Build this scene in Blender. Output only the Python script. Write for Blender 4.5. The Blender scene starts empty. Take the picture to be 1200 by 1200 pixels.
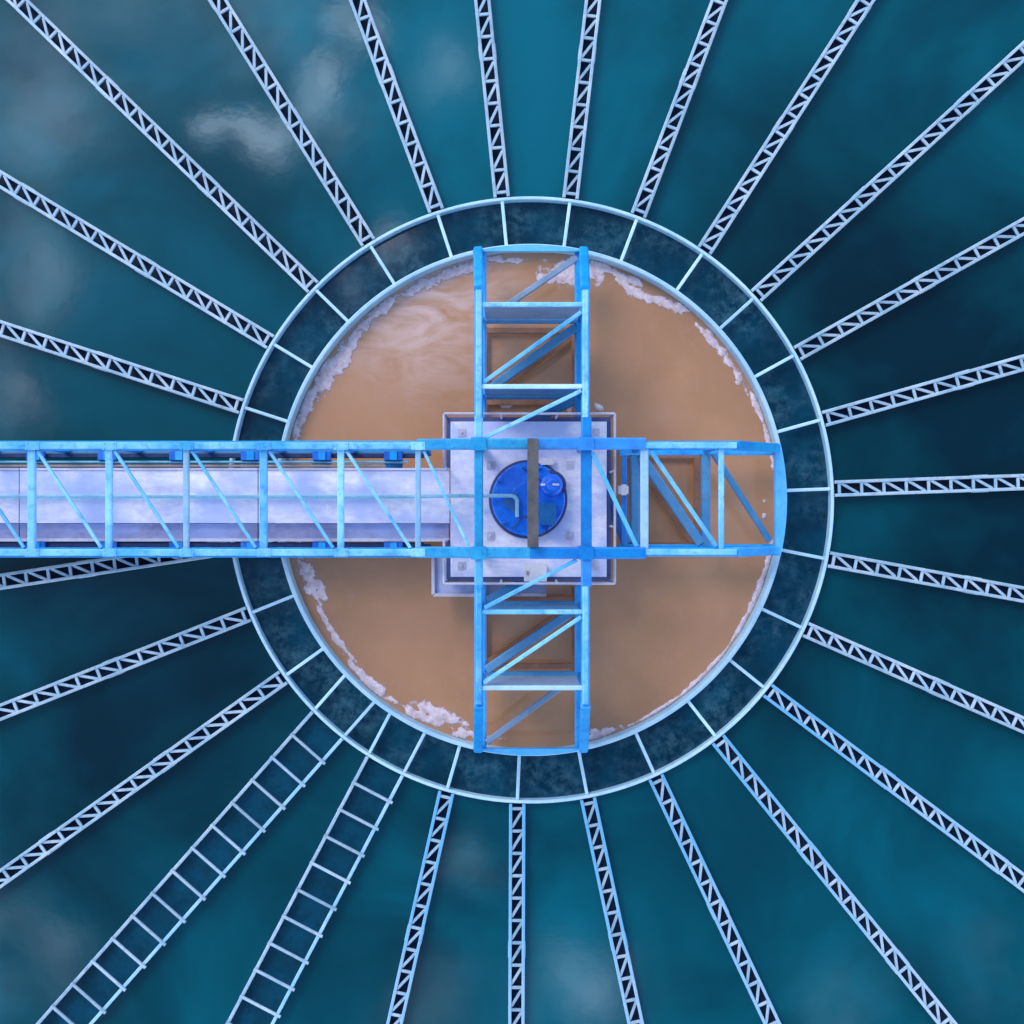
import bpy, math, random
from mathutils import Vector, Matrix, noise

random.seed(7)
H = 16.0                      # drone height above the water
W = 15.0                      # width of water seen from there
scene = bpy.context.scene
col = scene.collection
R = math.radians

def at(px, py, z=0.0):
    """point of the site at height z, from a survey made on the 1200 px aerial plan"""
    k = W / 1200.0 * (H - z) / H
    return Vector(((px - 600) * k, (600 - py) * k, z))

PX = W / 1200.0

# ------------------------------------------------------------------ materials
def new_mat(name):
    m = bpy.data.materials.new(name)
    m.use_nodes = True
    nt = m.node_tree
    return m, nt, nt.nodes['Principled BSDF']

def N(nt, t, **kw):
    n = nt.nodes.new(t)
    for k, v in kw.items():
        setattr(n, k, v)
    return n

def L(nt, a, b):
    nt.links.new(a, b)

def noise_node(nt, vec, scale, detail=4.0, rough=0.55, dist=0.0):
    n = N(nt, 'ShaderNodeTexNoise')
    n.inputs['Scale'].default_value = scale
    n.inputs['Detail'].default_value = detail
    n.inputs['Roughness'].default_value = rough
    n.inputs['Distortion'].default_value = dist
    L(nt, vec, n.inputs['Vector'])
    return n.outputs['Fac']

def ramp(nt, fac, stops):
    r = N(nt, 'ShaderNodeValToRGB')
    els = r.color_ramp.elements
    while len(els) < len(stops):
        els.new(0.5)
    for e, (p, c) in zip(els, stops):
        e.position = p
        e.color = (c[0], c[1], c[2], 1) if not isinstance(c, float) else (c, c, c, 1)
    L(nt, fac, r.inputs['Fac'])
    return r.outputs['Color']

def mix(nt, fac, a, b):
    n = N(nt, 'ShaderNodeMix', data_type='RGBA')
    if isinstance(fac, float):
        n.inputs['Factor'].default_value = fac
    else:
        L(nt, fac, n.inputs['Factor'])
    for s, v in (('A', a), ('B', b)):
        sock = [i for i in n.inputs if i.name == s and i.type == 'RGBA'][0]
        if isinstance(v, tuple):
            sock.default_value = (v[0], v[1], v[2], 1)
        else:
            L(nt, v, sock)
    return [o for o in n.outputs if o.type == 'RGBA'][0]

def math_node(nt, op, a, b=None, c=None):
    n = N(nt, 'ShaderNodeMath', operation=op)
    for i, v in enumerate((a, b, c)):
        if v is None:
            continue
        if isinstance(v, (int, float)):
            n.inputs[i].default_value = v
        else:
            L(nt, v, n.inputs[i])
    return n.outputs[0]

def paint(name, c1, c2, stain, rough=0.45, scale=3.0, stain_amt=0.35, metal=0.0, spec=0.5):
    m, nt, p = new_mat(name)
    g = N(nt, 'ShaderNodeNewGeometry').outputs['Position']
    a = noise_node(nt, g, scale, 5, 0.6)
    b = noise_node(nt, g, scale * 5, 6, 0.7)
    c = mix(nt, ramp(nt, a, [(0.35, 0.0), (0.65, 1.0)]), c1, c2)
    s = math_node(nt, 'MULTIPLY', ramp(nt, b, [(0.5, 0.0), (0.72, 1.0)]), stain_amt)
    c = mix(nt, s, c, stain)
    oi = N(nt, 'ShaderNodeObjectInfo').outputs['Random']
    hs = N(nt, 'ShaderNodeHueSaturation')
    L(nt, math_node(nt, 'MULTIPLY_ADD', oi, 0.24, 0.88), hs.inputs['Value'])
    L(nt, math_node(nt, 'MULTIPLY_ADD', oi, -0.10, 1.06), hs.inputs['Saturation'])
    L(nt, c, hs.inputs['Color'])
    L(nt, hs.outputs[0], p.inputs['Base Color'])
    p.inputs['Roughness'].default_value = rough
    p.inputs['Metallic'].default_value = metal
    p.inputs['Specular IOR Level'].default_value = spec
    bp = N(nt, 'ShaderNodeBump')
    bp.inputs['Strength'].default_value = 0.25
    bp.inputs['Distance'].default_value = 0.01
    L(nt, b, bp.inputs['Height'])
    L(nt, bp.outputs[0], p.inputs['Normal'])
    return m

M = {}
M['cyan'] = paint('sunlit_blue_paint', (0.08, 0.40, 0.76), (0.26, 0.61, 0.87), (0.015, 0.20, 0.58), 0.35, 1.6, 0.75)  # lit copy of the blue: sun sheen on top faces put into colour
M['blue'] = paint('blue_paint', (0.010, 0.27, 0.72), (0.03, 0.40, 0.80), (0.012, 0.12, 0.42), 0.35, 3.0, 0.5)  # darker copy of the cyan: shaded slopes, chord sides and plain blue parts
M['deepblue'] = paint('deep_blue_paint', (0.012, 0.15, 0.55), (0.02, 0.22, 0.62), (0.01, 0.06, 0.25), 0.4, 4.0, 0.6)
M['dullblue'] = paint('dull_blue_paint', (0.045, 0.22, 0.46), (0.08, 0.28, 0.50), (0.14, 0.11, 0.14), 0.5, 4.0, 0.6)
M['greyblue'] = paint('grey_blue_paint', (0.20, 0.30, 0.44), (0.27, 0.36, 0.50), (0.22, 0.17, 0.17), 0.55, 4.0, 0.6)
M['rim'] = paint('pale_rim_paint', (0.40, 0.65, 0.84), (0.54, 0.76, 0.90), (0.24, 0.46, 0.70), 0.4, 1.6, 0.5)
M['pale'] = paint('pale_galvanised', (0.26, 0.42, 0.55), (0.44, 0.55, 0.65), (0.15, 0.23, 0.34), 0.5, 2.0, 0.6)
M['bed'] = paint('trough_bed_coat', (0.003, 0.016, 0.048), (0.006, 0.026, 0.065), (0.02, 0.03, 0.06), 0.7, 6.0, 0.5, spec=0.2)
M['bedblue'] = paint('trough_bed_blue', (0.0, 0.038, 0.066), (0.0, 0.062, 0.118), (0.0, 0.022, 0.05), 0.35, 2.5, 0.7, spec=0.2)
M['navy'] = paint('navy_paint', (0.04, 0.06, 0.18), (0.06, 0.08, 0.22), (0.05, 0.05, 0.08), 0.5, 6.0, 0.6)
M['rail'] = paint('handrail_paint', (0.52, 0.50, 0.62), (0.60, 0.58, 0.70), (0.35, 0.30, 0.36), 0.45, 4.0, 0.5)
M['brown'] = paint('weathered_steel', (0.060, 0.055, 0.062), (0.11, 0.095, 0.10), (0.03, 0.06, 0.055), 0.55, 5.0, 0.8)
M['white'] = paint('white_coat', (0.75, 0.72, 0.78), (0.82, 0.80, 0.84), (0.5, 0.45, 0.5), 0.5, 6.0, 0.4)
M['drum'] = paint('drum_blue', (0.003, 0.15, 0.82), (0.006, 0.22, 0.92), (0.004, 0.06, 0.46), 0.34, 5.0, 0.6)
M['tealpipe'] = paint('teal_pipe', (0.16, 0.42, 0.55), (0.22, 0.48, 0.62), (0.12, 0.25, 0.35), 0.45, 5.0, 0.5)
M['tan'] = paint('tan_pipe', (0.30, 0.26, 0.25), (0.36, 0.31, 0.30), (0.18, 0.14, 0.13), 0.5, 6.0, 0.5)

def deck_mat(name, light, mid, dirty):
    m, nt, p = new_mat(name)
    g = N(nt, 'ShaderNodeNewGeometry').outputs['Position']
    mp = N(nt, 'ShaderNodeMapping')
    mp.inputs['Scale'].default_value = (0.55, 1.6, 1.0)
    L(nt, g, mp.inputs['Vector'])
    a = noise_node(nt, mp.outputs[0], 3.2, 6, 0.68, 0.3)
    b = noise_node(nt, g, 9, 7, 0.72)
    d = noise_node(nt, g, 1.3, 3, 0.5)
    c = mix(nt, ramp(nt, a, [(0.35, 0.0), (0.62, 1.0)]), light, mid)
    c = mix(nt, math_node(nt, 'MULTIPLY', ramp(nt, b, [(0.48, 0.0), (0.75, 1.0)]), 0.5), c, dirty)
    c = mix(nt, math_node(nt, 'MULTIPLY', ramp(nt, d, [(0.46, 0.0), (0.62, 1.0)]), 0.75), c, (0.42, 0.52, 0.84))
    L(nt, c, p.inputs['Base Color'])
    p.inputs['Roughness'].default_value = 0.75
    bp = N(nt, 'ShaderNodeBump')
    bp.inputs['Strength'].default_value = 0.4
    bp.inputs['Distance'].default_value = 0.01
    L(nt, b, bp.inputs['Height'])
    L(nt, bp.outputs[0], p.inputs['Normal'])
    return m
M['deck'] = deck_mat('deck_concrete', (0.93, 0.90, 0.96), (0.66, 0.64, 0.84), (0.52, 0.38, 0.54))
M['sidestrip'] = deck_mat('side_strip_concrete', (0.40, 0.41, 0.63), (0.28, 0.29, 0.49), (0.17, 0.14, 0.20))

def launder_blue():
    """colour that runs from sky blue at the hub end to pale grey outwards"""
    m, nt, p = new_mat('sky_blue_to_grey')
    tc = N(nt, 'ShaderNodeTexCoord').outputs['Object']
    sx = N(nt, 'ShaderNodeSeparateXYZ')
    L(nt, tc, sx.inputs[0])
    g = N(nt, 'ShaderNodeNewGeometry').outputs['Position']
    n1 = noise_node(nt, g, 1.5, 5, 0.6)
    t = math_node(nt, 'ADD', math_node(nt, 'MULTIPLY', sx.outputs[0], 0.15), math_node(nt, 'MULTIPLY', math_node(nt, 'SUBTRACT', n1, 0.5), 0.9))
    c = mix(nt, ramp(nt, t, [(0.1, 0.0), (0.85, 1.0)]), (0.13, 0.41, 0.68), (0.42, 0.55, 0.70))
    b = noise_node(nt, g, 12, 5, 0.7)
    c = mix(nt, math_node(nt, 'MULTIPLY', ramp(nt, b, [(0.5, 0.0), (0.75, 1.0)]), 0.5), c, (0.12, 0.28, 0.48))
    L(nt, c, p.inputs['Base Color'])
    p.inputs['Roughness'].default_value = 0.5
    return m
M['skyblue'] = launder_blue()

def water_mat(name, dark, mid, light, scale, rough, ior, murk=None, murk_scale=6.0, murk_amt=0.6, murk_lo=0.5, patches=()):
    m, nt, p = new_mat(name)
    g = N(nt, 'ShaderNodeNewGeometry').outputs['Position']
    a = noise_node(nt, g, scale, 4, 0.55, 0.6)
    wob = noise_node(nt, g, scale * 2.5, 4, 0.6)
    for px, py, rad, amt in patches:          # broad paler and darker patches at set places
        q = at(px, py)
        d = N(nt, 'ShaderNodeVectorMath', operation='DISTANCE')
        L(nt, g, d.inputs[0])
        d.inputs[1].default_value = (q.x, q.y, 0)
        e = math_node(nt, 'ADD', math_node(nt, 'DIVIDE', d.outputs['Value'], rad * PX), math_node(nt, 'MULTIPLY', math_node(nt, 'SUBTRACT', wob, 0.5), 1.2))
        e = math_node(nt, 'MAXIMUM', e, 0.0)
        e = math_node(nt, 'EXPONENT', math_node(nt, 'MULTIPLY', math_node(nt, 'MULTIPLY', e, e), -1.0))
        a = math_node(nt, 'ADD', a, math_node(nt, 'MULTIPLY', e, amt))
    c = ramp(nt, a, [(0.20, dark), (0.5, mid), (0.80, light)])
    if murk:
        b = noise_node(nt, g, murk_scale, 7, 0.72, 0.15)
        b2 = noise_node(nt, g, murk_scale * 0.2, 3, 0.55)
        f = math_node(nt, 'MULTIPLY', ramp(nt, b, [(murk_lo, 0.0), (murk_lo + 0.25, 1.0)]), ramp(nt, b2, [(0.40, 0.08), (0.60, 1.0)]))
        c = mix(nt, math_node(nt, 'MULTIPLY', f, murk_amt), c, murk)
    L(nt, c, p.inputs['Base Color'])
    p.inputs['Roughness'].default_value = rough
    p.inputs['IOR'].default_value = ior
    w = noise_node(nt, g, 5.0, 2, 0.5)
    bp = N(nt, 'ShaderNodeBump')
    bp.inputs['Strength'].default_value = 0.02
    bp.inputs['Distance'].default_value = 0.02
    L(nt, w, bp.inputs['Height'])
    L(nt, bp.outputs[0], p.inputs['Normal'])
    return m
M['water'] = water_mat('clear_water', (0.0, 0.018, 0.032), (0.0, 0.056, 0.082), (0.0, 0.118, 0.168), 0.30, 0.05, 1.33,
    patches=((640, 90, 220, 0.32), (330, 30, 120, 0.18), (420, 200, 90, 0.10), (1120, 560, 250, -0.30), (1000, 300, 170, -0.13), (1150, 20, 150, 0.06),
             (640, 1100, 260, 0.16), (1060, 1080, 170, 0.12), (130, 620, 240, -0.10), (100, 930, 160, -0.11), (250, 900, 130, -0.09), (60, 20, 150, 0.12)))
M['ringwater'] = water_mat('murky_water', (0.0, 0.018, 0.038), (0.0, 0.034, 0.064), (0.0, 0.060, 0.110), 1.4, 0.06, 1.33, (0.05, 0.14, 0.19), 5.5, 0.85, 0.42)

def brown_water():
    m, nt, p = new_mat('muddy_water')
    g = N(nt, 'ShaderNodeNewGeometry').outputs['Position']
    a = noise_node(nt, g, 0.5, 3, 0.5, 0.5)
    c = ramp(nt, a, [(0.3, (0.42, 0.205, 0.100)), (0.5, (0.50, 0.242, 0.118)), (0.7, (0.55, 0.276, 0.150))])
    # thin pinkish scum film drifting in the upper left quadrant
    sub = N(nt, 'ShaderNodeVectorMath', operation='DISTANCE')
    L(nt, g, sub.inputs[0])
    sub.inputs[1].default_value = at(490, 345, 0.0)
    near = ramp(nt, math_node(nt, 'DIVIDE', sub.outputs['Value'], 1.9), [(0.1, 1.0), (0.95, 0.0)])
    mp = N(nt, 'ShaderNodeMapping')
    mp.inputs['Rotation'].default_value = (0, 0, R(40))
    mp.inputs['Scale'].default_value = (0.8, 1.9, 1)
    L(nt, g, mp.inputs['Vector'])
    b = noise_node(nt, mp.outputs[0], 1.5, 7, 0.62, 1.2)
    film = math_node(nt, 'MULTIPLY', near, ramp(nt, b, [(0.34, 0.0), (0.62, 1.0)]))
    c = mix(nt, math_node(nt, 'MULTIPLY', film, 0.8), c, (0.78, 0.57, 0.54))
    e = noise_node(nt, g, 7.0, 5, 0.7)
    c = mix(nt, math_node(nt, 'MULTIPLY', ramp(nt, e, [(0.5, 0.0), (0.8, 1.0)]), 0.25), c, (0.54, 0.34, 0.26))
    L(nt, c, p.inputs['Base Color'])
    p.inputs['Roughness'].default_value = 0.05
    p.inputs['IOR'].default_value = 1.7
    bp = N(nt, 'ShaderNodeBump')
    bp.inputs['Strength'].default_value = 0.05
    bp.inputs['Distance'].default_value = 0.02
    L(nt, noise_node(nt, g, 6.0, 2, 0.5), bp.inputs['Height'])
    L(nt, bp.outputs[0], p.inputs['Normal'])
    return m
M['mud'] = brown_water()

def foam_mat():
    m, nt, p = new_mat('scum_foam')
    g = N(nt, 'ShaderNodeNewGeometry').outputs['Position']
    a = noise_node(nt, g, 9, 6, 0.7)
    c = ramp(nt, a, [(0.3, (0.58, 0.40, 0.40)), (0.5, (0.74, 0.58, 0.62)), (0.68, (0.88, 0.78, 0.84))])
    L(nt, c, p.inputs['Base Color'])
    p.inputs['Roughness'].default_value = 0.8
    th = N(nt, 'ShaderNodeAttribute')          # thin froth lets the water show through
    th.attribute_name = 'thickness'
    fr = noise_node(nt, g, 26, 5, 0.75)
    al = math_node(nt, 'ADD', math_node(nt, 'MULTIPLY', th.outputs['Fac'], 2.0), math_node(nt, 'MULTIPLY', math_node(nt, 'SUBTRACT', fr, 0.56), 2.6))
    al = math_node(nt, 'MAXIMUM', math_node(nt, 'MINIMUM', al, 1.0), 0.0)
    L(nt, al, p.inputs['Alpha'])
    bp = N(nt, 'ShaderNodeBump')
    bp.inputs['Strength'].default_value = 0.6
    bp.inputs['Distance'].default_value = 0.02
    L(nt, noise_node(nt, g, 40, 4, 0.7), bp.inputs['Height'])
    L(nt, bp.outputs[0], p.inputs['Normal'])
    return m
M['foam'] = foam_mat()

# ------------------------------------------------------------------ mesh builder
class MB:
    def __init__(self):
        self.v, self.f = [], []

    def prism(self, ring0, ring1):
        b = len(self.v)
        n = len(ring0)
        self.v += list(ring0) + list(ring1)
        for i in range(n):
            j = (i + 1) % n
            self.f.append((b + i, b + j, b + n + j, b + n + i))
        self.f.append(tuple(b + n - 1 - i for i in range(n)))
        self.f.append(tuple(b + n + i for i in range(n)))
        return self

    def bar(self, p0, p1, w, h, c=None):
        """rolled bar with chamfered edges from p0 to p1, w wide, h high"""
        p0, p1 = Vector(p0), Vector(p1)
        d = (p1 - p0).normalized()
        up = Vector((0, 0, 1))
        if abs(d.z) > 0.95:
            up = Vector((0, 1, 0))
        s = d.cross(up).normalized()
        u = s.cross(d).normalized()
        if c is None:
            c = min(w, h) * 0.18
        a, b = w / 2, h / 2
        prof = [(a, -b + c), (a, b - c), (a - c, b), (-a + c, b), (-a, b - c), (-a, -b + c), (-a + c, -b), (a - c, -b)]
        r0 = [p0 + s * x + u * y for x, y in prof]
        r1 = [p1 + s * x + u * y for x, y in prof]
        return self.prism(r0, r1)

    def tube(self, p0, p1, r, n=10):
        p0, p1 = Vector(p0), Vector(p1)
        d = (p1 - p0).normalized()
        up = Vector((0, 0, 1)) if abs(d.z) < 0.9 else Vector((1, 0, 0))
        s = d.cross(up).normalized()
        u = s.cross(d).normalized()
        rr = [s * (math.cos(2 * math.pi * i / n) * r) + u * (math.sin(2 * math.pi * i / n) * r) for i in range(n)]
        return self.prism([p0 + q for q in rr], [p1 + q for q in rr])

    def box(self, x0, x1, y0, y1, z0, z1):
        return self.bar(((x0 + x1) / 2, y0, (z0 + z1) / 2), ((x0 + x1) / 2, y1, (z0 + z1) / 2), x1 - x0, z1 - z0, min(x1 - x0, z1 - z0, 0.06) * 0.12)

    def ringwall(self, c, r0, r1, z0, z1, n=256, a0=0.0, a1=2 * math.pi):
        full = abs(a1 - a0 - 2 * math.pi) < 1e-6
        b = len(self.v)
        ch = min(r1 - r0, z1 - z0) * 0.2
        prof = [(r0, z0), (r1, z0), (r1, z1 - ch), (r1 - ch, z1), (r0 + ch, z1), (r0, z1 - ch)]
        k = len(prof)
        m = n if full else n + 1
        for i in range(m):
            t = a0 + (a1 - a0) * i / n
            for r, z in prof:
                self.v.append(Vector((c.x + math.cos(t) * r, c.y + math.sin(t) * r, z)))
        for i in range(n):
            i2 = (i + 1) % m
            for j in range(k):
                j2 = (j + 1) % k
                self.f.append((b + i * k + j, b + i2 * k + j, b + i2 * k + j2, b + i * k + j2))
        return self

    def lathe(self, c, prof, n=64):
        """closed solid turned about the vertical through c; prof = [(r, z)...] bottom to top"""
        b = len(self.v)
        k = len(prof)
        for i in range(n):
            t = 2 * math.pi * i / n
            for r, z in prof:
                self.v.append(Vector((c[0] + math.cos(t) * r, c[1] + math.sin(t) * r, c[2] + z)))
        for i in range(n):
            i2 = (i + 1) % n
            for j in range(k - 1):
                self.f.append((b + i * k + j, b + i2 * k + j, b + i2 * k + j + 1, b + i * k + j + 1))
        self.f.append(tuple(b + i * k + k - 1 for i in range(n)))
        self.f.append(tuple(b + (n - 1 - i) * k for i in range(n)))
        return self

    def extrude(self, pts, z0, z1):
        return self.prism([Vector((p[0], p[1], z0)) for p in pts], [Vector((p[0], p[1], z1)) for p in pts])

    def build(self, name, mat, parent=None, smooth=False):
        off = parent_world(parent)
        me = bpy.data.meshes.new(name)
        me.from_pydata([tuple(Vector(p) - off) for p in self.v], [], self.f)
        me.update()
        me.materials.append(M[mat])
        if smooth:
            for p in me.polygons:
                p.use_smooth = True
        o = bpy.data.objects.new(name, me)
        col.objects.link(o)
        if parent:
            o.parent = parent
        return o

def parent_world(p):
    v = Vector((0, 0, 0))
    while p:
        v += p.location
        p = p.parent
    return v

def tag(o, label, cat, group=None):
    o['label'] = label
    o['category'] = cat
    if group:
        o['group'] = group
    return o

def thing(name, label, cat, loc=(0, 0, 0), group=None):
    o = bpy.data.objects.new(name, None)
    o.empty_display_size = 0.2
    col.objects.link(o)
    o.location = loc
    return tag(o, label, cat, group)

# ------------------------------------------------------------------ water
C = at(621.5, 586)            # centre of the tank
R_IN, R_OUT = 294 * PX, 351 * PX

def disc(name, r0, r1, z, mat, n=256):
    b = MB()
    for i in range(n):
        t = 2 * math.pi * i / n
        b.v.append(Vector((C.x + math.cos(t) * r1, C.y + math.sin(t) * r1, z)))
    if r0 <= 0:
        b.f.append(tuple(range(n)))
    else:
        for i in range(n):
            t = 2 * math.pi * i / n
            b.v.append(Vector((C.x + math.cos(t) * r0, C.y + math.sin(t) * r0, z)))
        for i in range(n):
            j = (i + 1) % n
            b.f.append((i, j, n + j, n + i))
    o = b.build(name, mat)
    o['kind'] = 'structure'
    return o

disc('settling_water', R_OUT - 0.02, 60.0, 0.0, 'water')
disc('ring_channel_water', R_IN - 0.02, R_OUT - 0.02, -0.004, 'ringwater')
disc('muddy_water', 0.0, R_IN - 0.02, -0.03, 'mud')

# ------------------------------------------------------------------ rings
o = MB().ringwall(C, R_OUT - 0.023, R_OUT + 0.023, -0.30, 0.14).build('outer_ring', 'rim')
tag(o, 'larger thin pale blue steel ring where the radial lattice troughs end', 'ring wall')
o = MB().ringwall(C, R_IN - 0.032, R_IN + 0.032, -0.40, 0.20).build('inner_ring', 'rim')
tag(o, 'smaller pale steel ring enclosing the brown muddy water', 'ring wall')

# ------------------------------------------------------------------ foam (stuff)
def foam_height(px, py):
    x, y = px - 621.5, py - 586
    r = math.hypot(x, y)
    if r > 291:
        return -1.0
    a = math.degrees(math.atan2(-y, x)) % 360      # 0 = right, 90 = top of the plan
    d = 291 - r
    n1 = noise.fractal(Vector((px * 0.055, py * 0.055, 1.7)), 0.9, 2.1, 5)
    n2 = noise.fractal(Vector((px * 0.012, py * 0.012, 5.1)), 1.0, 2.0, 3)
    n3 = noise.fractal(Vector((px * 0.11, py * 0.11, 9.4)), 0.8, 2.1, 4)
    m = -1.0
    # belts along the rim: (from, to, depth px, set off from the rim px)
    for a0, a1, dep, off in ((100, 122, 14, 2), (122, 136, 12, 0), (136, 152, 24, 0), (152, 162, 13, 0), (162, 172, 14, 0),
                             (190, 206, 16, 8), (206, 222, 9, 8), (222, 238, 12, 1), (238, 252, 19, 8), (252, 264, 12, 3),
                             (282, 292, 9, 0), (292, 325, 5, 0), (325, 352, 7, 0), (28, 48, 12, 1), (8, 28, 7, 0), (62, 78, 10, 2)):
        if a0 - 4 < a < a1 + 4:
            ang = min(a - a0 + 4, a1 + 4 - a) / 8.0
            ang = max(0.0, min(1.0, ang))
            v = 1.0 - abs(d - off - dep * 0.5) / (dep * 0.62 + 0.1) - (1 - ang)
            m = max(m, v + 0.6 * n1 + 0.3 * n2 + 0.45 * n3 - 0.12)
    for bx, by, rx, ry, rot in ((700, 313, 19, 19, 20), (662, 318, 30, 19, 0), (790, 359, 24, 9, -22), (757, 347, 22, 6, -20),
                                (728, 331, 17, 4, -35), (575, 303, 14, 5, 0), (605, 306, 14, 4, 0),
                                (593, 475, 8, 5, 0), (608, 470, 5, 9, 20), (628, 468, 9, 5, -40), (647, 476, 7, 4, 0), (700, 477, 8, 6, -40),
                                (672, 480, 7, 4, 10), (495, 838, 26, 7, -25), (540, 862, 10, 7, 0), (697, 858, 8, 5, 0), (375, 690, 6, 18, 20),
                                (896, 588, 3, 5, 0), (896, 604, 3, 4, 0), (346, 505, 7, 14, 0)):
        q = R(rot)
        ux, uy = px - bx, by - py
        ex = (ux * math.cos(q) + uy * math.sin(q)) / rx
        ey = (-ux * math.sin(q) + uy * math.cos(q)) / ry
        e = math.hypot(ex, ey)
        if e < 2:
            m = max(m, 1.0 - e + 0.6 * n1 + 0.4 * n3)
    return m

def build_foam():
    st = 1.25
    thick = []
    n = int(600 / st)
    x0, y0 = 621.5 - 300, 586 - 300
    idx, hs = {}, {}
    b = MB()
    for i in range(n):
        for j in range(n):
            px, py = x0 + i * st, y0 + j * st
            hs[i, j] = foam_height(px, py)
    for i in range(n - 1):
        for j in range(n - 1):
            q = [(i, j), (i, j + 1), (i + 1, j + 1), (i + 1, j)]
            if max(hs[k] for k in q) > 0.0 and min(hs[k] for k in q) > -0.99:
                ids = []
                for k in q:
                    if k not in idx:
                        h = hs[k]
                        z = -0.03 + max(-0.03, min(h, 0.9) * 0.032)
                        idx[k] = len(b.v)
                        thick.append(max(0.0, min(1.0, h * 1.6)))
                        b.v.append(at(x0 + k[0] * st, y0 + k[1] * st, z))
                    ids.append(idx[k])
                b.f.append(tuple(ids))
    o = b.build('foam', 'foam', None, True)
    at_ = o.data.attributes.new('thickness', 'FLOAT', 'POINT')
    at_.data.foreach_set('value', thick)
    o['kind'] = 'stuff'
    return tag(o, 'pinkish white scum foam floating along the rim of the brown water', 'foam')
build_foam()

# ------------------------------------------------------------------ lattice launders
GW = 'lattice troughs radiating from the ring'
LEN = 9.6
HW = 0.096
def make_launder(mat, lacing_mat):
    root = thing('lattice_trough', 'x', 'trough', (0, 0, 0), GW)
    for s in (-1, 1):
        b = MB()
        b.bar((0.03, s * HW, 0.085), (LEN, s * HW, 0.085), 0.045, 0.13)
        for k in range(1, 5):      # bolted splice plates
            xs_ = 2.05 * k + 0.1
            b.bar((xs_ - 0.11, s * (HW + 0.0235), 0.085), (xs_ + 0.11, s * (HW + 0.0235), 0.085), 0.014, 0.10)
        b.build('side_beam', mat, root)
    b = MB()
    per = 0.325
    x = 0.10
    while x < LEN - per:
        b.bar((x, -HW + 0.02, 0.118), (x, HW - 0.02, 0.118), 0.042, 0.03)
        b.bar((x + 0.03, HW - 0.02, 0.116), (x + per - 0.05, -HW + 0.02, 0.116), 0.040, 0.022)
        x += per
    b.build('lacing', lacing_mat, root)
    MB().box(0.03, LEN, -HW + 0.0235, HW - 0.0235, 0.008, 0.02).build('trough_bed', 'bed', root)
    return root

def copy_tree(o, parent=None):
    c = o.copy()
    col.objects.link(c)
    c.parent = parent
    for ch in list(o.children):
        copy_tree(ch, c)
    return c

spokes = [   # ring x, ring y, far x, far y, bluish?, label
    (510, 243, 419, 0, 0, 'pale lattice trough third from the left along the top edge, passing the cloud reflection'),
    (588, 232, 565, 0, 0, 'pale lattice trough just left of upright, above the left chord of the upper truss arm'),
    (668, 235, 695, 0, 0, 'pale lattice trough just right of upright, above the right chord of the upper truss arm'),
    (748, 252, 843, 0, 0, 'pale lattice trough leaning right, second from the right along the top edge'),
    (828, 290, 1015, 0, 0, 'pale lattice trough reaching the top edge farthest to the right'),
    (888, 345, 1200, 60, 0, 'white lattice trough reaching the right edge highest, near the top right corner'),
    (933, 415, 1200, 265, 0, 'white lattice trough second from the top along the right edge'),
    (962, 492, 1200, 425, 0, 'white lattice trough rising gently to the right, next above the level one'),
    (972, 573, 1200, 565, 0, 'white lattice trough running almost level to the right of the truss arm end'),
    (968, 655, 1200, 697, 0, 'pale lattice trough falling gently to the right, next below the level one'),
    (938, 735, 1200, 850, 0, 'pale lattice trough second from the bottom along the right edge'),
    (898, 808, 1200, 1035, 1, 'bluish lattice trough reaching the right edge lowest'),
    (840, 865, 1110, 1200, 1, 'bluish lattice trough reaching the bottom edge farthest to the right'),
    (768, 910, 905, 1200, 1, 'bluish lattice trough second from the right along the bottom edge'),
    (688, 932, 745, 1200, 1, 'sky blue lattice trough below the right chord of the lower truss arm'),
    (606, 940, 605, 1200, 1, 'sky blue lattice trough running straight down from the ring'),
    (523, 928, 462, 1200, 1, 'sky blue lattice trough next to the ladder-like troughs on their right'),
    (330, 795, 0, 1030, 0, 'pale lattice trough next to the ladder-like troughs on their left'),
    (285, 722, 0, 835, 0, 'pale lattice trough second below the walkway bridge at the left edge'),
    (262, 642, 0, 682, 0, 'pale lattice trough slipping out from under the walkway bridge at the left'),
    (278, 475, 0, 385, 0, 'pale lattice trough next above the walkway bridge at the left edge'),
    (315, 400, 0, 210, 0, 'pale lattice trough second above the walkway bridge at the left edge'),
    (365, 335, 20, 0, 0, 'pale lattice trough running into the top left corner'),
    (432, 285, 255, 0, 0, 'pale lattice trough second from the left along the top edge'),
]
proto = {0: make_launder('pale', 'pale'), 1: make_launder('skyblue', 'pale')}
used = {0: False, 1: False}
for rx, ry, fx, fy, k, lab in spokes:
    p, q = at(rx, ry), at(fx, fy)
    t = proto[k] if not used[k] else copy_tree(proto[k])
    used[k] = True
    # start on the outer face of the ring
    d = (p - C).normalized()
    ang = math.atan2(q.y - p.y, q.x - p.x)
    s = C + d * (R_OUT + 0.005)
    t.location = (s.x, s.y, 0)
    t.rotation_euler = (0, 0, ang)
    t['label'] = lab
# the thin link bars that cross the ring channel in line with each trough
for t in [o for o in list(col.objects) if o.name.startswith('lattice_trough')]:
    s = Vector(t.location)
    d = (s - C).normalized()
    a = math.atan2(d.y, d.x) - t.rotation_euler.z
    rel = Matrix.Rotation(-t.rotation_euler.z, 3, 'Z')
    p0 = rel @ (C + d * (R_IN + 0.035) - s)
    p1 = rel @ (C + d * (R_OUT - 0.028) - s)
    b = MB()
    b.bar((p0.x, p0.y, 0.10), (p1.x, p1.y, 0.10), 0.046, 0.06)
    me_o = b.build('link_bar', 'rim')
    me_o.parent = t

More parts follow.
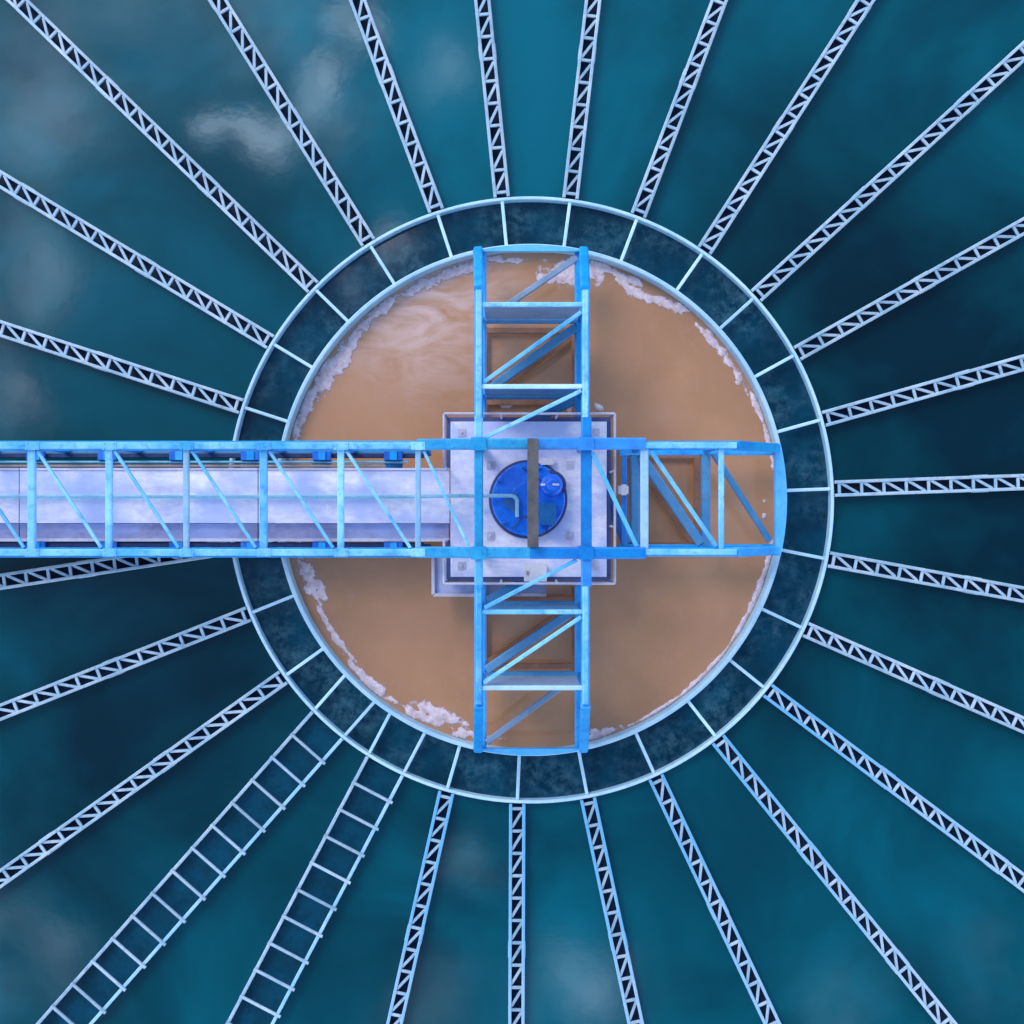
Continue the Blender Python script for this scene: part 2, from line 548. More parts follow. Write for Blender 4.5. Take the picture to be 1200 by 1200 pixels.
# ------------------------------------------------------------------ ladder-like troughs
def ladder(l0, l1, r0, r1, first, label):
    """rails through plan points l0-l1 and r0-r1 (both start at the outer ring)"""
    l0, l1, r0, r1 = at(*l0), at(*l1), at(*r0), at(*r1)
    d = ((l1 - l0).normalized() + (r1 - r0).normalized()).normalized()
    n = Vector((-d.y, d.x, 0))
    if (r0 - l0).dot(n) < 0:
        n = -n
    wid = ((r0 - l0).dot(n) + (r1 - l1).dot(n)) / 2
    mid = ((l0 + l1) / 2 + (r0 + r1) / 2) / 2
    base = mid + d * ((l0 - mid).dot(d))
    root = thing('ladder_trough', label, 'trough', (base.x, base.y, 0), 'ladder-like troughs with cross bars')
    up = Vector((0, 0, 1))
    lens = []
    for s in (-1, 1):
        q = base + n * (s * wid / 2)
        # slide along the rail to the outer ring
        e = q - C
        bq = e.dot(d)
        k = -bq + math.sqrt(bq * bq - e.length_squared + (R_OUT + 0.03) ** 2)
        a = q + d * k
        z = Vector((0, 0, 0.09))
        MB().bar(a + z, q + d * 8.5 + z, 0.048, 0.12).build('side_rail', 'pale' if s < 0 else 'rail_blue', root)
        ki = -bq + math.sqrt(bq * bq - e.length_squared + (R_IN + 0.036) ** 2)
        ko = -bq + math.sqrt(bq * bq - e.length_squared + (R_OUT - 0.028) ** 2)
        zz = Vector((0, 0, 0.10))
        MB().bar(q + d * ki + zz, q + d * ko + zz, 0.044, 0.06).build('link_bar', 'rim', root)
        lens.append(k)
    x = first
    while x < 8.3:
        p = base + d * x
        MB().bar(p - n * (wid / 2 + 0.03) + up * 0.171, p + n * (wid / 2 + 0.055) + up * 0.171, 0.040, 0.035).build('cross_bar', 'pale', root)
        x += 0.4375
    k = max(lens) + 0.05
    b = MB()
    a0, a1 = base + d * k, base + d * 8.4
    hw = wid / 2 - 0.03
    b.extrude([a0 - n * hw, a0 + n * hw, a1 + n * hw, a1 - n * hw][::-1] if d.cross(n).z < 0 else [a0 - n * hw, a1 - n * hw, a1 + n * hw, a0 + n * hw][::-1], 0.006, 0.014)
    b.build('trough_bed', 'bedblue', root)
    return root
M['rail_blue'] = paint('rail_light_blue', (0.24, 0.52, 0.74), (0.36, 0.60, 0.78), (0.16, 0.36, 0.56), 0.5, 2.0, 0.6)
ladder((367, 833), (45, 1200), (400, 867), (110, 1195), 0.42, 'wide ladder-like trough with cross bars, the longer slanting one nearer the bottom left corner')
ladder((433, 880), (268, 1200), (474, 906), (323, 1190), 0.47, 'ladder-like trough with cross bars, the steeper one next to the sky blue lattice troughs')

# ------------------------------------------------------------------ truss arms
ZB, ZT = 0.60, 1.74
def bar_px(x0, y0, z0, x1, y1, z1, w, h, name, mat, root):
    return MB().bar(at(x0, y0, z0), at(x1, y1, z1), w, h).build(name, mat, root)
def B(v):                     # plan offset of a lower node seen under an upper one
    return 600 + (v - 600) * (H - ZT) / (H - ZB)

def arm_vertical(up, label):
    s = -1 if up else 1
    y_end_top = 340 if up else 825
    y_in = 489 if up else 687
    y_end = 291 if up else 880
    xl, xr = 561, 686
    root = thing('truss_arm', label, 'truss', at(621, (y_in + y_end) / 2, 0), 'truss arms spanning the brown water')
    for x in (xl, xr):
        bar_px(x, y_in, ZT + 0.02, x, y_end_top, ZT + 0.02, 0.078, 0.07, 'top_chord', 'cyan', root)
        bar_px(x, y_in, ZT - 0.042, x, y_end_top, ZT - 0.042, 0.115, 0.05, 'chord_flange', 'blue', root)
        xb = B(x)
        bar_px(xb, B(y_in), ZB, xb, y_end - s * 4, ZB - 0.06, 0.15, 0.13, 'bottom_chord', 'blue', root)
        # sloping end of the top chord coming down to the rim
        bar_px(x, y_end_top + s * 1, ZT - 0.01, 600 + (x - 600) * 0.94 + (3 if x > 600 else -3), y_end - s * 2, 0.62, 0.125, 0.11, 'end_post', 'blue', root)  # blue instead of cyan: shade of the sloping face put into colour
    cross = (357, 453) if up else (717, 806)
    for i, yc in enumerate(cross):
        bar_px(xl + 4, yc, ZT - 0.02, xr - 4, yc, ZT - 0.02, 0.060, 0.06, 'cross_bar', 'cyan' if i == 0 else 'rim', root)
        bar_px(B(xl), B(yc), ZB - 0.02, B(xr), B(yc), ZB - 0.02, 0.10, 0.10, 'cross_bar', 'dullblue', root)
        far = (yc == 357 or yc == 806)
        # upright sheet between upper and lower bar
        b = MB()
        p0, p1 = at(xl + 6, yc, ZT - 0.08), at(xr - 6, yc, ZT - 0.08)
        b.box(p0.x, p1.x, p0.y - 0.012, p0.y + 0.012, ZB + 0.06, ZT - 0.08)
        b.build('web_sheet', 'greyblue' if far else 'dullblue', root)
        for x in (xl, xr):
            MB().bar(at(B(x), B(yc), ZB + 0.05), at(x, yc, ZT - 0.05), 0.07, 0.07).build('upright', 'deepblue', root)
    dg = [((568, 447), (681, 366)), ((568, 513), (681, 458))] if up else [((568, 712), (676, 656)), ((567, 800), (681, 723))]
    for (a, c) in dg:
        bar_px(a[0], a[1], ZT - 0.005, c[0], c[1], ZT - 0.005, 0.052, 0.05, 'diagonal', 'cyan', root)
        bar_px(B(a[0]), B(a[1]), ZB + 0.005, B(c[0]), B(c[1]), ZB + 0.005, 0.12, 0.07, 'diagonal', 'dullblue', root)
    e = ((568, 376), (676, 302)) if up else ((570, 870), (664, 800))
    bar_px(e[0][0], e[0][1], ZB - 0.01, e[1][0], e[1][1], ZB - 0.01, 0.085, 0.07, 'diagonal', 'greyblue', root)
    # added brown bars just over the water: painted reflection of the truss
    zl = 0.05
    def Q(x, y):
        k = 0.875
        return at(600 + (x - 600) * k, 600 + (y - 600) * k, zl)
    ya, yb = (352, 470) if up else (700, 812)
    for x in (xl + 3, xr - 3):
        MB().bar(Q(x, ya), Q(x, yb), 0.075, 0.05).build('truss_reflection_bar', 'reflection_brown', root)
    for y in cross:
        MB().bar(Q(xl, y), Q(xr, y), 0.085, 0.044).build('truss_reflection_bar', 'reflection_brown', root)
    MB().bar(Q(*dg[0 if up else 1][0]), Q(*dg[0 if up else 1][1]), 0.075, 0.036).build('truss_reflection_bar', 'reflection_brown', root)
    # end plate riding on the ring, its outer edge follows the ring
    cz = 0.585
    pts = []
    k = (H - cz) / H
    a0 = math.degrees(math.acos((690 - 621.5) / 302.0))
    sgn = 1 if up else -1
    for i in range(25):
        t = R(a0 + (180 - 2 * a0) * i / 24)
        pts.append(at(621.5 + 302 * math.cos(t) * 0.985, 586 - sgn * 297.5 * math.sin(t), cz))
    yi = 296 if up else 876
    pts += [at(556, yi, cz), at(687, yi, cz)]
    if not up:
        pts = pts[::-1]
    MB().extrude(pts, 0.56, cz + 0.09).build('end_plate', 'cyan3' if up else 'cyanblue', root)
    return root
M['reflection_brown'] = paint('reflected_truss_brown', (0.22, 0.095, 0.055), (0.30, 0.14, 0.085), (0.12, 0.06, 0.05), 0.6, 4.0, 0.6)  # brown of the truss's reflection in the muddy water
M['shaded_navy2'] = paint('dark_brace_blue', (0.01, 0.07, 0.26), (0.015, 0.11, 0.36), (0.01, 0.02, 0.08), 0.45, 4.0, 0.6)
M['cyan3'] = paint('turquoise_paint', (0.08, 0.45, 0.70), (0.16, 0.56, 0.78), (0.04, 0.30, 0.55), 0.4, 3.0, 0.4)
M['cyanblue'] = paint('bright_cyan_paint', (0.05, 0.38, 0.78), (0.10, 0.46, 0.82), (0.02, 0.20, 0.58), 0.35, 3.0, 0.4)
arm_vertical(True, 'upper blue truss arm crossing the brown water above the square platform')
arm_vertical(False, 'lower blue truss arm crossing the brown water below the square platform')

def arm_right():
    yt, yb = 522, 647
    root = thing('truss_arm', 'right-hand blue truss arm crossing the brown water to the ring', 'truss', at(830, 585, 0), 'truss arms spanning the brown water')
    for y in (yt, yb):
        bar_px(756, y, ZT + 0.02, 863, y, ZT + 0.02, 0.078, 0.07, 'top_chord', 'cyan', root)
        bar_px(756, y, ZT - 0.042, 863, y, ZT - 0.042, 0.115, 0.05, 'chord_flange', 'blue', root)
        bar_px(B(735), B(y), ZB, 905, B(y), ZB - 0.06, 0.14, 0.13, 'bottom_chord', 'blue', root)
        bar_px(862, y, ZT - 0.01, 911, 600 + (y - 600) * 0.96, 0.62, 0.125, 0.11, 'end_post', 'blue', root)  # darker blue carries the shade on the slope
    for i, x in enumerate((755, 845)):
        bar_px(x, yt + 4, ZT - 0.02, x, yb - 4, ZT - 0.02, 0.105 if i == 0 else 0.07, 0.07, 'cross_bar', 'cyan2' if i == 0 else 'cyan', root)
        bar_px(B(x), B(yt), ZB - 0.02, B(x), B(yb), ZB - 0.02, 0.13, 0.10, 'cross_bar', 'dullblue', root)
        for y in (yt, yb):
            MB().bar(at(B(x), B(y), ZB + 0.05), at(x, y, ZT - 0.05), 0.07, 0.07).build('upright', 'deepblue', root)
    for a, c in (((694, 530), (746, 640)), ((763, 529), (839, 640))):
        bar_px(a[0], a[1], ZT - 0.005, c[0], c[1], ZT - 0.005, 0.055, 0.05, 'diagonal', 'cyan' if a[0] > 700 else 'cyanblue', root)
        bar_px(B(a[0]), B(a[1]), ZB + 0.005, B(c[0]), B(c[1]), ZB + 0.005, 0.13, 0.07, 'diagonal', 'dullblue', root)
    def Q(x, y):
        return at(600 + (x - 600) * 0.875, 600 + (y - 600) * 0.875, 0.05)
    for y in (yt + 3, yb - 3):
        MB().bar(Q(752, y), Q(856, y), 0.075, 0.05).build('truss_reflection_bar', 'reflection_brown', root)  # added brown bars standing in for the arm's reflection in the water
    MB().bar(Q(848, yt), Q(848, yb), 0.10, 0.044).build('truss_reflection_bar', 'reflection_brown', root)
    MB().bar(Q(763, 529), Q(839, 640), 0.075, 0.036).build('truss_reflection_bar', 'reflection_brown', root)
    bar_px(B(742), B(yt + 6), ZB + 0.2, B(742), B(yb - 6), ZB + 0.2, 0.07, 0.06, 'cross_bar', 'deepblue', root)
    bar_px(B(724), B(575), ZB + 0.1, B(742), B(yb - 6), ZB + 0.1, 0.09, 0.06, 'diagonal', 'shaded_navy2', root)
    bar_px(836, 531, ZB - 0.01, 902, 634, ZB - 0.01, 0.085, 0.07, 'diagonal', 'dullblue', root)
    cz = 0.585
    pts = []
    a0 = math.degrees(math.asin((586 - 519) / 302.0))
    for i in range(25):
        t = R(-a0 + 2 * a0 * i / 24)
        pts.append(at(621.5 + 299 * math.cos(t), 586 - 300 * math.sin(t) * 0.98, cz))
    pts += [at(907, 519, cz), at(907, 651, cz)]
    MB().extrude(pts, 0.56, cz + 0.09).build('end_plate', 'cyanblue', root)
M['cyan2'] = paint('washed_cyan_paint', (0.24, 0.46, 0.68), (0.36, 0.55, 0.72), (0.12, 0.30, 0.50), 0.4, 3.0, 0.5)
arm_right()

# ------------------------------------------------------------------ centre frame over the platform
def centre_frame():
    root = thing('centre_frame', 'bright blue square of crossing beams directly above the round blue drum', 'frame', at(621, 585, 0))
    for y in (520, 648):
        bar_px(489, y + (1 if y < 600 else -1), ZT - 0.01, 621, y, ZT + 0.01, 0.145, 0.13, 'main_beam', 'teal_blue', root)
        bar_px(621, y, ZT + 0.013, 756, y, ZT + 0.0, 0.155, 0.13, 'main_beam', 'skyblue2', root)
    for x, a, b_ in ((561, 'cyan2', 0.11), (687, 'skyblue2', 0.135)):
        bar_px(x, 489, ZT - 0.005, x, 513, ZT - 0.005, b_, 0.11, 'cross_beam', 'cyan' if x < 600 else 'skyblue2', root)
        bar_px(x, 527, ZT - 0.03, x, 641, ZT - 0.03, b_ * 1.05, 0.10, 'cross_beam', 'teal_blue' if x < 600 else 'skyblue2', root)
        bar_px(x, 655, ZT - 0.005, x, 687, ZT - 0.005, b_, 0.11, 'cross_beam', 'cyan' if x < 600 else 'skyblue2', root)
    for x in (561, 687):
        for y in (520, 648):
            MB().bar(at(B(x), B(y), 0.80), at(x, y, ZT - 0.09), 0.12, 0.12).build('corner_post', 'deepblue', root)
            p = at(x, y, ZT + 0.075)
            MB().box(p.x - 0.10, p.x + 0.10, p.y - 0.085, p.y + 0.085, ZT + 0.072, ZT + 0.086).build('gusset_plate', 'skyblue2' if x > 600 else 'teal_blue', root)
M['teal_blue'] = paint('teal_blue_paint', (0.02, 0.27, 0.58), (0.06, 0.40, 0.68), (0.006, 0.12, 0.40), 0.4, 3.0, 0.6)
M['skyblue2'] = paint('vivid_blue_paint', (0.003, 0.17, 0.58), (0.008, 0.26, 0.68), (0.003, 0.09, 0.40), 0.38, 3.0, 0.5)
centre_frame()

# ------------------------------------------------------------------ walkway bridge (left)
def bridge():
    root = thing('walkway_bridge', 'long blue truss bridge carrying a pale walkway from the left edge to the platform', 'bridge', at(240, 585, 0))
    x_end = -250
    for y in (522.5, 647.5):
        bar_px(x_end, y, ZT + 0.02, 489, y, ZT + 0.02, 0.09, 0.07, 'top_chord', 'cyan', root)
        bar_px(x_end, y, ZT - 0.042, 489, y, ZT - 0.042, 0.13, 0.05, 'chord_flange', 'blue', root)
        bar_px(x_end, B(y), ZB - 0.02, 505, B(y), ZB - 0.02, 0.15, 0.12, 'bottom_chord', 'dullblue' if y < 600 else 'shaded_navy', root)  # lower chord coloured navy for the shadow along that side
    xs = [490 - 90.5 * i for i in range(9)]
    for i, x in enumerate(xs):
        bar_px(x, 527, ZT - 0.015, x, 643, ZT - 0.015, (0.07, 0.085, 0.098)[i % 3], 0.075, 'cross_bar', ('cyan2', 'cyan', 'cyan')[i % 3], root)
        bar_px(x, 527, ZT - 0.135, x, 643, ZT - 0.135, 0.045, 0.16, 'web', 'deepblue', root)  # deep blue stands in for the crossbar's shaded side
        for y in (522.5, 647.5):
            g = at(x, y, ZT + 0.06)
            b = MB()
            b.box(g.x - 0.09, g.x + 0.09, g.y - 0.052, g.y + 0.052, ZT + 0.056, ZT + 0.066)
            for bx in (-0.06, 0.06):
                for by in (-0.03, 0.03):
                    b.lathe((g.x + bx, g.y + by, ZT + 0.066), [(0.011, 0), (0.011, 0.012), (0.007, 0.015)], 6)
            b.build('gusset_plate', 'cyan', root)
            MB().bar(at(B(x), B(y), ZB + 0.05), at(x, y, ZT - 0.05), 0.075, 0.075).build('upright', 'deepblue', root)
        # floor beam under the walkway, its blue ends showing on both sides
        xm = x - 40
        bar_px(B(xm), 531, 0.50, B(xm), 641, 0.50, 0.26, 0.10, 'floor_beam', 'blue', root)
        for ya, yb in ((529, 539), (635.5, 643)):
            bar_px(B(xm), ya, 0.74, B(xm), yb, 0.74, 0.26, 0.06, 'bracket', 'deepblue2', root)
            bar_px(B(xm), ya, 0.783, B(xm), yb, 0.783, 0.10, 0.02, 'bracket', 'blue', root)
    for i in range(8):
        x0, x1 = xs[i + 1] + 7, xs[i] - 9
        bar_px(x0, 529, ZT - 0.01, x1, 642, ZT - 0.01, 0.040, 0.05, 'diagonal', 'cyan', root)
    bar_px(497, 529, ZT - 0.01, 549, 640, ZT - 0.01, 0.038, 0.05, 'diagonal', 'cyan', root)
    zd = 0.78
    edges = [527, 398, 302, 215, 126, 22, -70, -160, -250]
    for i in range(len(edges) - 1):
        x1, x0 = edges[i], edges[i + 1] + 0.9
        a, c = at(x0, 613, zd), at(x1, 551, zd)
        MB().box(a.x, c.x, a.y, c.y, 0.66, zd).build('deck_panel', 'deck', root)
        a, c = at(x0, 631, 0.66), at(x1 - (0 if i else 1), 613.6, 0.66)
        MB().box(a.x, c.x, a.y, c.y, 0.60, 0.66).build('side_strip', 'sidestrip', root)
        a, c = at(x0, 634.5, 0.72), at(x1, 631, 0.72)
        MB().box(a.x, c.x, a.y, c.y, 0.62, 0.73).build('kerb', 'rail', root)
        a, c = at(x0, 551, 0.80), at(x1, 548.5, 0.80)
        MB().box(a.x, c.x, a.y + 0.002, c.y, 0.66, 0.80).build('kerb', 'rail', root)
    for yc, h in ((534, 5.5), (639, 6.5)):
        bar_px(-250, yc, 0.66, 497, yc, 0.66, h * PX, 0.05, 'tray_shade_strip', 'navyblack', root)  # upper strip a cable tray; lower one an added strip for shadow
    MB().tube(at(-250, 541.5, 0.72), at(478, 541.5, 0.72), 0.018).build('service_pipe', 'tealpipe', root)
    MB().tube(at(-250, 546, 0.70), at(452, 546, 0.70), 0.022).build('service_pipe', 'tan', root)
    return root
M['navyblack'] = paint('tray_shade_navy', (0.003, 0.012, 0.06), (0.006, 0.03, 0.12), (0.01, 0.07, 0.26), 0.5, 5.0, 0.8)
M['deepblue2'] = paint('bracket_blue', (0.006, 0.11, 0.55), (0.012, 0.17, 0.66), (0.01, 0.05, 0.25), 0.4, 4.0, 0.6)
M['shaded_navy'] = paint('shaded_chord_navy', (0.006, 0.035, 0.16), (0.010, 0.06, 0.24), (0.01, 0.02, 0.08), 0.45, 4.0, 0.6)  # shadow beside the walkway put into the chord colour
bridge()

# ------------------------------------------------------------------ platform
def platform():
    ZP = 0.78
    root = thing('platform', 'square pale concrete platform with handrails at the centre of the brown water', 'platform', at(620, 585, 0))
    a, c = at(528, 676, ZP), at(711, 494, ZP)
    MB().box(a.x, c.x, a.y, c.y, 0.62, ZP).build('deck', 'deck', root)
    # dark edge angle round the slab, open where the walkway arrives
    x0, x1, y0, y1 = a.x, c.x, a.y, c.y
    e = 0.062
    yw0, yw1 = at(0, 633, ZP).y, at(0, 549, ZP).y
    for q in ((x0 - e, x1 + e, y1 + .002, y1 + e), (x0 - e, x1 + e, y0 - e, y0 - .002), (x1 + .002, x1 + e, y0, y1),
              (x0 - e, x0 - .002, y0, yw0), (x0 - e, x0 - .002, yw1, y1)):
        MB().box(q[0], q[1], q[2], q[3], 0.58, 0.755).build('edge_angle', 'navy', root)
    # handrails: posts, knee rail, top rail
    zr = 1.45
    o_ = 0.05
    x0, x1, y0, y1 = x0 - o_, x1 + o_, y0 - o_, y1 + o_
    runs = [((x0, y1), (x1, y1)), ((x1, y1), (x1, y0)), ((x1, y0), (x0, y0)), ((x0, y0), (x0, yw0)), ((x0, yw1), (x0, y1))]
    for (p, q) in runs:
        b = MB()
        P, Q = Vector((p[0], p[1], 0)), Vector((q[0], q[1], 0))
        for z, r in ((zr, 0.017),):
            b.tube(P + Vector((0, 0, z)), Q + Vector((0, 0, z)), r)
        nn = max(1, round((Q - P).length / 0.75))
        for i in range(nn + 1):
            t = P.lerp(Q, i / nn)
            b.tube(t + Vector((0, 0, 0.70)), t + Vector((0, 0, zr)), 0.016)
        b.build('handrail', 'rail', root)
    for (px, py) in ((541, 507), (698, 507), (541, 663), (698, 663), (575, 545), (668, 545), (575, 628), (668, 628)):
        q = at(px, py, ZP)
        b = MB()
        b.box(q.x - 0.055, q.x + 0.055, q.y - 0.055, q.y + 0.055, ZP + 0.002, ZP + 0.014)
        b.lathe((q.x, q.y, ZP + 0.014), [(0.02, 0), (0.02, 0.018), (0.012, 0.022)], 6)
        b.build('anchor_plate', 'rail', root)
    # lower L-shaped landing at the near left corner
    z = 0.46
    pts = [at(508, 652, z), at(508, 697, z), at(640, 697, z), at(640, 684, z), at(523, 684, z), at(523, 652, z)]
    MB().extrude(pts, z - 0.1, z).build('lower_landing', 'sidestrip2', root)
    b = MB()
    for p, q in (((508, 652), (508, 697)), ((508, 697), (640, 697))):
        P, Q = at(p[0], p[1], z + 0.04), at(q[0], q[1], z + 0.04)
        b.bar(P, Q, 0.05, 0.078)
    b.build('landing_kerb', 'rail', root)
    return root
M['sidestrip2'] = deck_mat('landing_concrete', (0.74, 0.75, 0.92), (0.58, 0.60, 0.84), (0.36, 0.3, 0.42))
platform()

# ------------------------------------------------------------------ drive drum on the platform
def drum():
    c = at(619, 585, 0.9)
    root = thing('drive_drum', 'round bright blue drive drum with dark rim in the middle of the platform', 'drive drum', (c.x, c.y, 0.78))
    r = 0.548
    MB().lathe((c.x, c.y, 0.785), [(r, 0), (r, 0.03), (r - 0.01, 0.045), (r - 0.045, 0.045)]).build('rim', 'navy', root)
    MB().lathe((c.x, c.y, 0.83), [(r - 0.04, 0.001), (r - 0.04, 0.10), (r - 0.06, 0.118), (0.25, 0.145), (0.22, 0.15)]).build('cover', 'drum', root)
    # gearbox with motor right of the beam
    g = at(647, 568, 1.1)
    MB().lathe((g.x, g.y, 0.93), [(0.150, 0), (0.150, 0.08), (0.12, 0.11), (0.08, 0.12), (0.08, 0.27), (0.06, 0.28)], 32).build('motor', 'drum', root)
    MB().lathe((g.x, g.y, 0.93), [(0.20, -0.02), (0.20, 0.02)], 32).build('motor_flange', 'navy', root)
    a = at(640, 600, 1.05)
    MB().box(a.x - 0.09, a.x + 0.13, a.y - 0.18, a.y + 0.12, 0.94, 1.12).build('gearbox', 'drum_teal', root)
    for k in range(16):
        t = 2 * math.pi * k / 16 + 0.1
        p = Vector((c.x + math.cos(t) * 0.45, c.y + math.sin(t) * 0.45, 0.935))
        MB().lathe(p, [(0.016, 0), (0.016, 0.022), (0.010, 0.028)], 6).build('bolt', 'deepblue', root)
    for (px, py, w) in ((651, 568, 0.09), (636, 568, 0.06)):
        p = at(px, py, 1.13)
        MB().box(p.x - w / 2, p.x + w / 2, p.y - 0.014, p.y + 0.014, 1.10, 1.24).build('bracket', 'white', root)
    # grease lines and lifting eyes on the cover
    for (q0, q1, q2) in (((640, 600), (612, 607), (600, 620)), ((647, 572), (630, 560), (612, 548)), ((640, 606), (642, 620), (634, 627))):
        b = MB()
        for u, v in ((q0, q1), (q1, q2)):
            b.tube(at(u[0], u[1], 0.985), at(v[0], v[1], 0.985), 0.010, 6)
        b.build('grease_line', 'navy', root)
    for px, py in ((585, 563), (590, 612), (632, 548)):
        q = at(px, py, 0.97)
        MB().box(q.x - 0.030, q.x + 0.030, q.y - 0.012, q.y + 0.012, 0.93, 1.02).build('lifting_eye', 'deepblue', root)
    p = at(603, 583, 1.0)
    b = MB()
    b.extrude([at(586, 588, 1.0), at(606, 578, 1.0), at(608, 606, 1.0)][::-1], 0.95, 1.03)  # added dark teal triangle in place of a shadow on the drum
    b.build('shadow_wedge', 'drum_teal', root)
M['drum_teal'] = paint('drum_teal', (0.01, 0.10, 0.34), (0.02, 0.17, 0.40), (0.01, 0.05, 0.18), 0.4, 5.0, 0.5)
drum()

# hoist beam across the top chords
def hoist():
    root = thing('hoist_beam', 'weathered grey-brown steel beam lying across the blue frame over the drum', 'beam', at(624, 578, ZT))
    z = ZT + 0.075
    zz = z + 0.10
    a, c = at(624.5, 514, zz), at(624.5, 641, zz)
    MB().box(a.x - 0.070, a.x + 0.070, c.y, a.y, z, z + 0.016).build('lower_flange', 'brown', root)
    MB().box(a.x - 0.012, a.x + 0.012, c.y, a.y, z + 0.016, z + 0.13).build('web', 'brown', root)
    MB().box(a.x - 0.072, a.x + 0.072, c.y, a.y, z + 0.13, z + 0.148).build('upper_flange', 'brown', root)
    p = at(624.5, 590, zz)
    MB().box(p.x - 0.05, p.x + 0.05, p.y - 0.08, p.y + 0.08, z - 0.10, z - 0.005).build('trolley', 'brown', root)
hoist()

# conduit along the walkway ending in an elbow over the drum
def conduit():
    b = MB()
    z = 1.08
    pts = [at(-250, 582, 0.84), at(480, 582, 0.84), at(540, 581, z), at(601, 581, z), at(606, 585, z), at(606, 606, z)]
    for p, q in zip(pts, pts[1:]):
        b.tube(p, q, 0.026)
    o = b.build('conduit', 'tealpipe')
    tag(o, 'thin teal conduit running along the pale walkway and bending over the drum', 'pipe')
conduit()

# white items on the platform
def white_box():
    p = at(626, 670, 0.8)
    root = thing('control_box', 'small white control box at the lower edge of the platform', 'control box', (p.x, p.y, 0.78))
    MB().box(p.x - 0.13, p.x + 0.15, p.y - 0.10, p.y + 0.12, 0.785, 1.10).build('cabinet', 'white', root)
    MB().box(p.x - 0.145, p.x + 0.165, p.y - 0.115, p.y + 0.135, 1.10, 1.125).build('lid', 'white', root)
    MB().box(p.x - 0.115, p.x - 0.085, p.y - 0.02, p.y + 0.03, 1.125, 1.15).build('latch', 'tan', root)
white_box()
def plate(px, py, w, h, z0, z1, label):
    p = at(px, py, z1)
    b = MB()
    b.box(p.x - w / 2, p.x + w / 2, p.y - h / 2, p.y + h / 2, z0, z1)
    b.box(p.x - w / 2 + 0.03, p.x + w / 2 - 0.03, p.y - h / 2 - 0.02, p.y + h / 2 + 0.02, z1, z1 + 0.02)
    tag(b.build('junction_box', 'white'), label, 'junction box')
plate(641, 541, 0.24, 0.05, 0.785, 0.86, 'flat white junction box on the platform above the blue drum')
plate(731, 574, 0.13, 0.11, 0.67, 0.90, 'small white junction box outside the right edge of the platform')

# ------------------------------------------------------------------ camera
cam = bpy.data.cameras.new('Camera')
cam.sensor_width = 36
cam.lens = 36 * H / W
cam.clip_end = 5000
co = bpy.data.objects.new('Camera', cam)
col.objects.link(co)
co.location = (0, 0, H)
co.rotation_euler = (0, 0, 0)
scene.camera = co

# ------------------------------------------------------------------ light and sky
SUN_EL, SUN_AZ = R(42), R(-40)     # azimuth measured clockwise from north (+Y)
sun = bpy.data.lights.new('Sun', 'SUN')
sun.energy = 0.75
sun.angle = R(22)
sun.color = (1.0, 0.95, 0.90)
so = bpy.data.objects.new('Sun', sun)
col.objects.link(so)
so.location = (0, 0, 30)
dirv = Vector((math.sin(SUN_AZ) * math.cos(SUN_EL), math.cos(SUN_AZ) * math.cos(SUN_EL), math.sin(SUN_EL)))
so.rotation_euler = dirv.to_track_quat('Z', 'Y').to_euler()

w = bpy.data.worlds.new('World')
scene.world = w
w.use_nodes = True
nt = w.node_tree
bg = nt.nodes['Background']
sky = N(nt, 'ShaderNodeTexSky')
sky.sky_type = 'NISHITA'
sky.sun_disc = False
sky.sun_elevation = SUN_EL
sky.sun_rotation = SUN_AZ
sky.altitude = 100
bg.inputs['Strength'].default_value = 0.125
gen = N(nt, 'ShaderNodeTexCoord').outputs['Generated']
sp = N(nt, 'ShaderNodeSeparateXYZ')
L(nt, gen, sp.inputs[0])
zc = math_node(nt, 'MAXIMUM', sp.outputs[2], 0.05)
u = math_node(nt, 'DIVIDE', sp.outputs[0], zc)
v = math_node(nt, 'DIVIDE', sp.outputs[1], zc)
cb = N(nt, 'ShaderNodeCombineXYZ')
L(nt, u, cb.inputs[0])
L(nt, v, cb.inputs[1])
P = cb.outputs[0]
wn = N(nt, 'ShaderNodeTexNoise')
wn.inputs['Scale'].default_value = 11.0
wn.inputs['Detail'].default_value = 6
wn.inputs['Roughness'].default_value = 0.6
L(nt, P, wn.inputs['Vector'])
wv = N(nt, 'ShaderNodeVectorMath', operation='MULTIPLY_ADD')
L(nt, wn.outputs['Color'], wv.inputs[0])
wv.inputs[1].default_value = (0.11, 0.11, 0)
wv.inputs[2].default_value = (-0.055, -0.055, 0)
wa = N(nt, 'ShaderNodeVectorMath', operation='ADD')
L(nt, P, wa.inputs[0])
L(nt, wv.outputs[0], wa.inputs[1])
PW = wa.outputs[0]
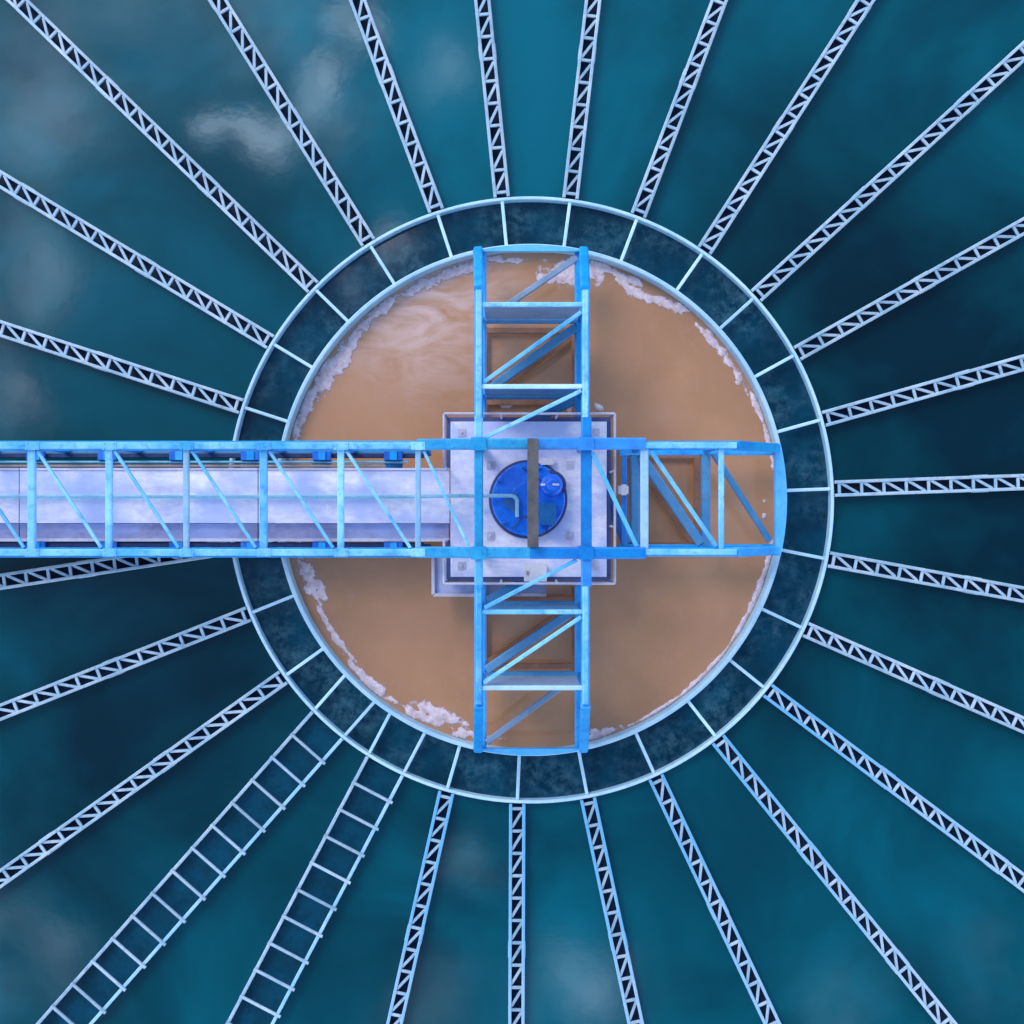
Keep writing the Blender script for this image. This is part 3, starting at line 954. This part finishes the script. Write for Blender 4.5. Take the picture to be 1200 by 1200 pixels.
clouds = [  # position in the sky (plan units), size, strength
    (228, 146, 15, 0.9), (244, 138, 17, 1.3), (264, 143, 17, 1.1), (284, 142, 15, 0.7), (292, 160, 20, 1.0), (312, 165, 20, 1.2), (302, 180, 13, 0.8), (330, 150, 16, 0.6), (345, 160, 18, 0.4),
    (362, 125, 18, 0.35), (368, 100, 20, 0.5), (384, 84, 20, 0.6), (392, 62, 16, 0.5), (410, 40, 18, 0.5), (405, 12, 24, 0.9), (425, 0, 22, 1.0), (385, 0, 16, 0.6), (432, 30, 16, 0.6), (400, 140, 40, 0.16),
    (50, 100, 80, 0.36), (20, 310, 70, 0.42), (8, 460, 42, 0.36), (290, 20, 60, 0.34), (520, 80, 36, 0.34), (150, 10, 60, 0.25),
    (25, 1110, 66, 0.42), (680, 1165, 55, 0.38), (545, 1005, 30, 0.25), (500, 1175, 50, 0.22), (990, 1190, 50, 0.22), (1170, 1130, 45, 0.22),
    (465, 280, 22, 0.45), (405, 330, 18, 0.4),
]
tot = None
for px, py, rad, st in clouds:
    if st <= 0:
        continue
    q = at(px, py) / H
    dn = N(nt, 'ShaderNodeVectorMath', operation='DISTANCE')
    L(nt, PW, dn.inputs[0])
    dn.inputs[1].default_value = (q.x, q.y, 0)
    e = math_node(nt, 'DIVIDE', dn.outputs['Value'], rad * PX / H)
    g = math_node(nt, 'MULTIPLY', math_node(nt, 'EXPONENT', math_node(nt, 'MULTIPLY', math_node(nt, 'MULTIPLY', e, e), -1.0)), st)
    tot = g if tot is None else math_node(nt, 'ADD', tot, g)
tex = noise_node(nt, P, 10.0, 7, 0.6, 0.3)
tex = ramp(nt, tex, [(0.36, 0.0), (0.66, 1.5)])
cov = math_node(nt, 'MINIMUM', math_node(nt, 'MULTIPLY', tot, tex), 1.0)
# broken cloud towards the horizon, all round
far = noise_node(nt, gen, 2.2, 6, 0.6)
hz = math_node(nt, 'MULTIPLY', ramp(nt, far, [(0.42, 0.0), (0.62, 1.0)]), ramp(nt, sp.outputs[2], [(0.45, 1.0), (0.68, 0.0)]))
cov = math_node(nt, 'MAXIMUM', cov, math_node(nt, 'MULTIPLY', hz, 0.22))
skyc = mix(nt, cov, sky.outputs[0], (45.0, 54.0, 67.0))
L(nt, skyc, bg.inputs['Color'])

scene.view_settings.view_transform = 'Standard'
scene.view_settings.look = 'None'
scene.view_settings.gamma = 1
scene.view_settings.exposure = 0.75
scene.cycles.max_bounces = 6
